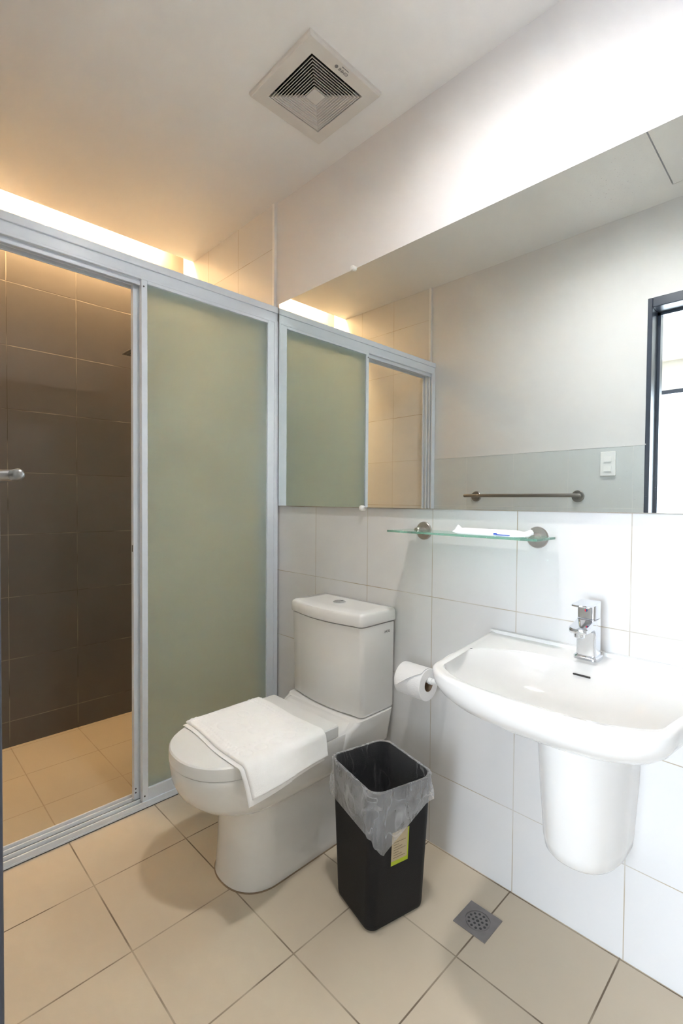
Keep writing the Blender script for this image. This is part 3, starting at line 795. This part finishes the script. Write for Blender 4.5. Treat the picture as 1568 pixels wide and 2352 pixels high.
# ------------------------------------------------------------------ toilet roll and holder
rx, ry, rz = -0.002, -0.083, 0.580
hd = thing('toilet_roll_holder', (0.061, 0, 0.575), 'white plastic toilet roll holder fixed to the wall under the basin corner', 'toilet roll holder')
bm = bmesh.new(); tube(bm, [(0.066, -0.001, 0.572), (0.066, -0.008, 0.572), (0.066, -0.012, 0.572)], [0.022, 0.022, 0.018], 24); obj('wall_plate', bm, M['white_plastic'], hd, smooth=40)
bm = bmesh.new(); tube(bm, [(0.066, -0.006, 0.572), (0.066, -0.045, 0.580), (0.066, -0.070, 0.592), (0.064, -0.080, 0.594), (0.058, -0.083, 0.594)], [0.011, 0.0095, 0.0095, 0.0095, 0.0095], 16); obj('arm', bm, M['white_plastic'], hd, smooth=60)
bm = bmesh.new(); tube(bm, [(0.062, ry, 0.594), (0.050, ry, 0.594), (0.048, ry, 0.594), (-0.048, ry, 0.594)], [0.0105, 0.0105, 0.0085, 0.0085], 18); obj('spindle', bm, M['white_plastic'], hd, smooth=35)
tr = thing('toilet_roll', (rx, ry, rz), 'white toilet paper roll on the holder beside the basin', 'toilet roll')
bm = bmesh.new(); n = 64; RO, RI = 0.052, 0.0225; x0, x1 = -0.054, 0.049
def circ(x, r): return [Vector((x, ry + r * math.cos(2 * PI * k / n), rz + r * math.sin(2 * PI * k / n))) for k in range(n)]
loft(bm, [circ(x0, RI), circ(x0, RO - .001), circ(x0 + .001, RO), circ(x1 - .001, RO), circ(x1, RO - .001), circ(x1, RI)], False, False)
obj('paper', bm, M['paper'], tr, smooth=40)
bm = bmesh.new(); loft(bm, [circ(x0 + .0005, RI), circ(x1 - .0005, RI), circ(x1 - .0005, RI - .001), circ(x0 + .0005, RI - .001), circ(x0 + .0005, RI)], False, False); obj('card_core', bm, M['card'], tr, smooth=40)
bm = bmesh.new(); ro, ri = [], []
for i in range(19):                                    # loose end folded to a point over the top front
    a = math.radians(80 + 105 * i / 18); f = i / 18
    r = RO + 0.0014 + 0.009 * f ** 1.5
    xa, xb = x0 + 0.010 + 0.004 * f, x1 - 0.004 - 0.080 * max(0, (f - 0.45) / 0.55)
    for lst, q in ((ro, r), (ri, r - 0.0009)):
        lst.append([Vector((x, ry + q * math.cos(a), rz + q * math.sin(a))) for x in [xa + (xb - xa) * j / 6 for j in range(7)]])
loft(bm, [o_ + list(reversed(i_)) for o_, i_ in zip(ro, ri)])
obj('folded_end', bm, M['paper'], tr, smooth=50)

# ------------------------------------------------------------------ washbasin, cover, tap
SX = 0.525
def brim(s=1.0, z=0.78, inset=0.0, deck=0.0, n=14):
    """basin outline, straight against the wall, tapering sides, rounded corners, bowed front"""
    ctrl = []
    hw0, hw1 = 0.300 - inset, 0.250 - inset
    ysd, yfr = -0.372 + inset * 0.7, -0.468 + inset
    yb = -0.004 - deck
    pts = []
    # back edge left->right, then right side, front, left side
    m = 16
    for k in range(m + 1): pts.append((-hw0 + 2 * hw0 * k / m, yb))
    for k in range(1, n): t = k / n; pts.append((hw0 + (hw1 - hw0) * t, yb + (ysd - yb) * t))
    # front: superellipse from (hw1, ysd) to centre
    mm = 40
    for k in range(mm + 1):
        t = PI * k / mm; c_ = math.cos(t); s_ = math.sin(t)
        x = hw1 * math.copysign(abs(c_) ** 0.72, c_); y = ysd + (yfr - ysd) * abs(s_) ** 0.95
        pts.append((x, y))
    for k in range(1, n): t = 1 - k / n; pts.append((-(hw0 + (hw1 - hw0) * t), yb + (ysd - yb) * t))
    return [Vector((SX + x * s, yb + (y - yb) * s, z)) for x, y in pts]
basin = thing('washbasin', (SX, 0, 0.58), 'white ceramic wall hung washbasin with a broad bowed front', 'basin')
bm = bmesh.new(); rings = []
for t in (1.0, 0.93, 0.82, 0.68, 0.52, 0.36, 0.20, 0.09, 0.03):
    s = (1 - t ** 2.3) ** 0.55 if t < 1 else 0.0
    s = 0.36 + 0.64 * s
    rings.append([Vector((SX + (p.x - SX) * (s ** 0.9), p.y, p.z)) for p in brim(s, 0.772 - 0.137 * t)])
rings.append(brim(1.0, 0.772)); rings.append(brim(0.996, 0.7765)); rings.append(brim(0.985, 0.7790))
rings.append(brim(1.0, 0.7785, inset=0.012))
rings.append(brim(1.0, 0.7765, inset=0.020, deck=0.006))
ddeck = 0.104
ref = brim(1.0, 0.0, inset=0.02)
def inner(s, z, n_=2.35, a=0.262, b=0.171, cyy_=-0.282):
    out = []
    for p in ref:
        dx, dy = p.x - SX, p.y - cyy_; L_ = math.hypot(dx, dy)
        k = (abs(dx / L_ / a) ** n_ + abs(dy / L_ / b) ** n_) ** (-1 / n_)
        out.append(Vector((SX + dx / L_ * k * s, cyy_ + 0.02 * (1 - s) + dy / L_ * k * s, z)))
    return out
for z, s in ((0.7765, 1.0), (0.7755, 0.99), (0.7725, 0.978), (0.764, 0.960), (0.750, 0.935), (0.733, 0.900), (0.715, 0.85), (0.699, 0.78), (0.686, 0.68), (0.677, 0.55), (0.671, 0.40), (0.668, 0.25), (0.666, 0.12)):
    rings.append(inner(s, z))
loft(bm, rings, True, True)
box(bm, SX - 0.298, SX + 0.298, -0.018, -0.002, 0.77, 0.786)
obj('bowl', bm, M['ceramic'], basin, smooth=55)
bm = bmesh.new()
pts = rrect(0.040, 0.0044, 0.0021, 4)
oc = Vector((SX + 0.004, -0.1245, 0.748)); nrm = Vector((0, -0.93, 0.36)).normalized(); up = Vector((0, 0.36, 0.93))
loft(bm, [[oc + Vector((x, 0, 0)) + up * y + nrm * o_ for x, y in pts] for o_ in (-0.012, 0.0022)])
obj('overflow_slot', bm, M['dark_inside'], basin)
bm = bmesh.new(); tube(bm, [(SX, -0.264, 0.664), (SX, -0.264, 0.669), (SX, -0.264, 0.671)], [0.021, 0.021, 0.017], 24); obj('waste', bm, M['chrome'], basin, smooth=40)
# half pedestal hiding the trap
bm = bmesh.new(); n = 32
def half(hw, d, z, flat=0.05): return [Vector((SX + hw, -0.002, z))] + [Vector((SX + hw * math.copysign(abs(math.cos(PI * k / n)) ** 0.85, math.cos(PI * k / n)), -flat - (d - flat) * math.sin(PI * k / n) ** 0.9, z)) for k in range(n + 1)] + [Vector((SX - hw, -0.002, z))]
loft(bm, [half(.070, .150, .286), half(.084, .172, .291), half(.091, .184, .303), half(.0945, .192, .33), half(.102, .205, .45), half(.109, .222, .61)])
tag(obj('basin_half_pedestal', bm, M['ceramic'], smooth=50), 'white ceramic half pedestal on the wall under the washbasin', 'pedestal')

tp = thing('basin_tap', (SX - 0.002, -0.062, 0.777), 'chrome single lever mixer tap standing on the washbasin', 'tap')
tx, ty, tz = SX - 0.002, -0.062, 0.777
def trr(w_, l_, z, r, dy=0): return [Vector((tx + x, ty + dy + y, z)) for x, y in rrect(w_, l_, r, 5)]
bm = bmesh.new()
loft(bm, [trr(.058, .056, tz, .010), trr(.058, .056, tz + .007, .010), trr(.053, .050, tz + .010, .009)]); obj('base_flange', bm, M['chrome'], tp, smooth=35)
bm = bmesh.new()
loft(bm, [trr(.048, .044, tz + .009, .008), trr(.047, .043, tz + .085, .008), trr(.047, .043, tz + .103, .008)]); 
# spout, swept forward
def spr(y, zt, zb, w_): return [Vector((tx + x, y, z)) for x, z in ((-w_ / 2, zb + .003), (-w_ / 2 + .004, zb), (w_ / 2 - .004, zb), (w_ / 2, zb + .003), (w_ / 2, zt - .003), (w_ / 2 - .004, zt), (-w_ / 2 + .004, zt), (-w_ / 2, zt - .003))]
loft(bm, [spr(ty + y_, tz + zt_, tz + zb_, w_) for y_, zt_, zb_, w_ in ((.012, .1025, .060, .0462), (-.018, .1025, .066, .0462), (-.024, .1015, .074, .0462), (-.030, .1000, .0775, .0462), (-.042, .0975, .0785, .0468), (-.062, .0935, .0765, .0468), (-.071, .0915, .0755, .0455), (-.077, .0900, .0755, .0415), (-.0805, .0890, .0762, .035), (-.0825, .0882, .0770, .026), (-.0835, .0876, .0778, .012))])
obj('tap_body', bm, M['chrome'], tp, smooth=30)
bm = bmesh.new(); tube(bm, [(tx, ty - .064, tz + .078), (tx, ty - .064, tz + .066), (tx, ty - .064, tz + .064)], [.0125, .0125, .010], 24); obj('aerator', bm, M['chrome'], tp, smooth=35)
bm = bmesh.new()
loft(bm, [trr(.045, .042, tz + .1045, .008), trr(.046, .042, tz + .130, .008), trr(.046, .042, tz + .144, .008)])
def lev(y, z, w_, th=.007): return [Vector((tx + x, y, zz)) for x, zz in ((-w_ / 2, z + .002), (-w_ / 2 + .003, z), (w_ / 2 - .003, z), (w_ / 2, z + .002), (w_ / 2 - .003, z + th), (-w_ / 2 + .003, z + th))]
loft(bm, [lev(ty + y_, tz + z_, w_, th_) for y_, z_, w_, th_ in ((.0205, .136, .044, .010), (0, .1385, .0468, .009), (-.035, .138, .0475, .007), (-.052, .1388, .047, .0065), (-.062, .1395, .0455, .006), (-.070, .1405, .041, .0055), (-.075, .1412, .035, .005), (-.078, .1416, .026, .0045), (-.0795, .1420, .012, .004))])
obj('lever', bm, M['chrome'], tp, smooth=35)
for sx, mm_ in ((-1, 'red'), (1, 'blue_dot')):
    bm = bmesh.new(); ring0 = [Vector((tx + sx * .0035 * math.sin(PI * k / 10), ty - .0212, tz + .125 + .0035 * math.cos(PI * k / 10))) for k in range(11)]
    loft(bm, [ring0, [p + Vector((0, -.0006, 0)) for p in ring0]]); obj('marker_dot', bm, M[mm_], tp)

# ------------------------------------------------------------------ opposite wall: towel bar and switch
tb = thing('towel_bar', (-0.25, -W, 1.207), 'satin steel towel bar on the opposite tiled wall, reflected in the mirror', 'towel bar')
for x in (-0.552, 0.030):
    bm = bmesh.new(); tube(bm, [(x, -W, 1.207), (x, -W + .006, 1.207), (x, -W + .009, 1.207)], [.031, .031, .028], 30); tube(bm, [(x, -W + .006, 1.207), (x, -1.205, 1.211)], .009, 16)
    obj('bracket', bm, M['towel_metal'], tb, smooth=35)
bm = bmesh.new(); tube(bm, [(-0.598, -1.205, 1.211), (-0.5955, -1.205, 1.211), (-0.591, -1.205, 1.211), (0.0605, -1.205, 1.211), (0.0655, -1.205, 1.211), (0.068, -1.205, 1.211), (0.0695, -1.205, 1.211)], [.004, .0085, .0095, .0095, .0085, .006, .003], 24); obj('bar', bm, M['towel_metal'], tb, smooth=40)
sw = thing('light_switch', (0.17, -W, 1.366), 'white two rocker light switch by the door frame, reflected in the mirror', 'switch')
obj('switch_plate', B(0.135, 0.205, -W, -W + 0.012, 1.306, 1.427), M['white_plastic'], sw, bevel=0.003)
for z in (1.343, 1.389):
    bm = bmesh.new(); v = box(bm, 0.153, 0.187, -W + 0.010, -W + 0.0135, z - 0.013, z + 0.013)
    for q in v:
        if q.co.y > -W + 0.012 and q.co.z < z: q.co.y += 0.004
    obj('rocker', bm, M['white_plastic'], sw)
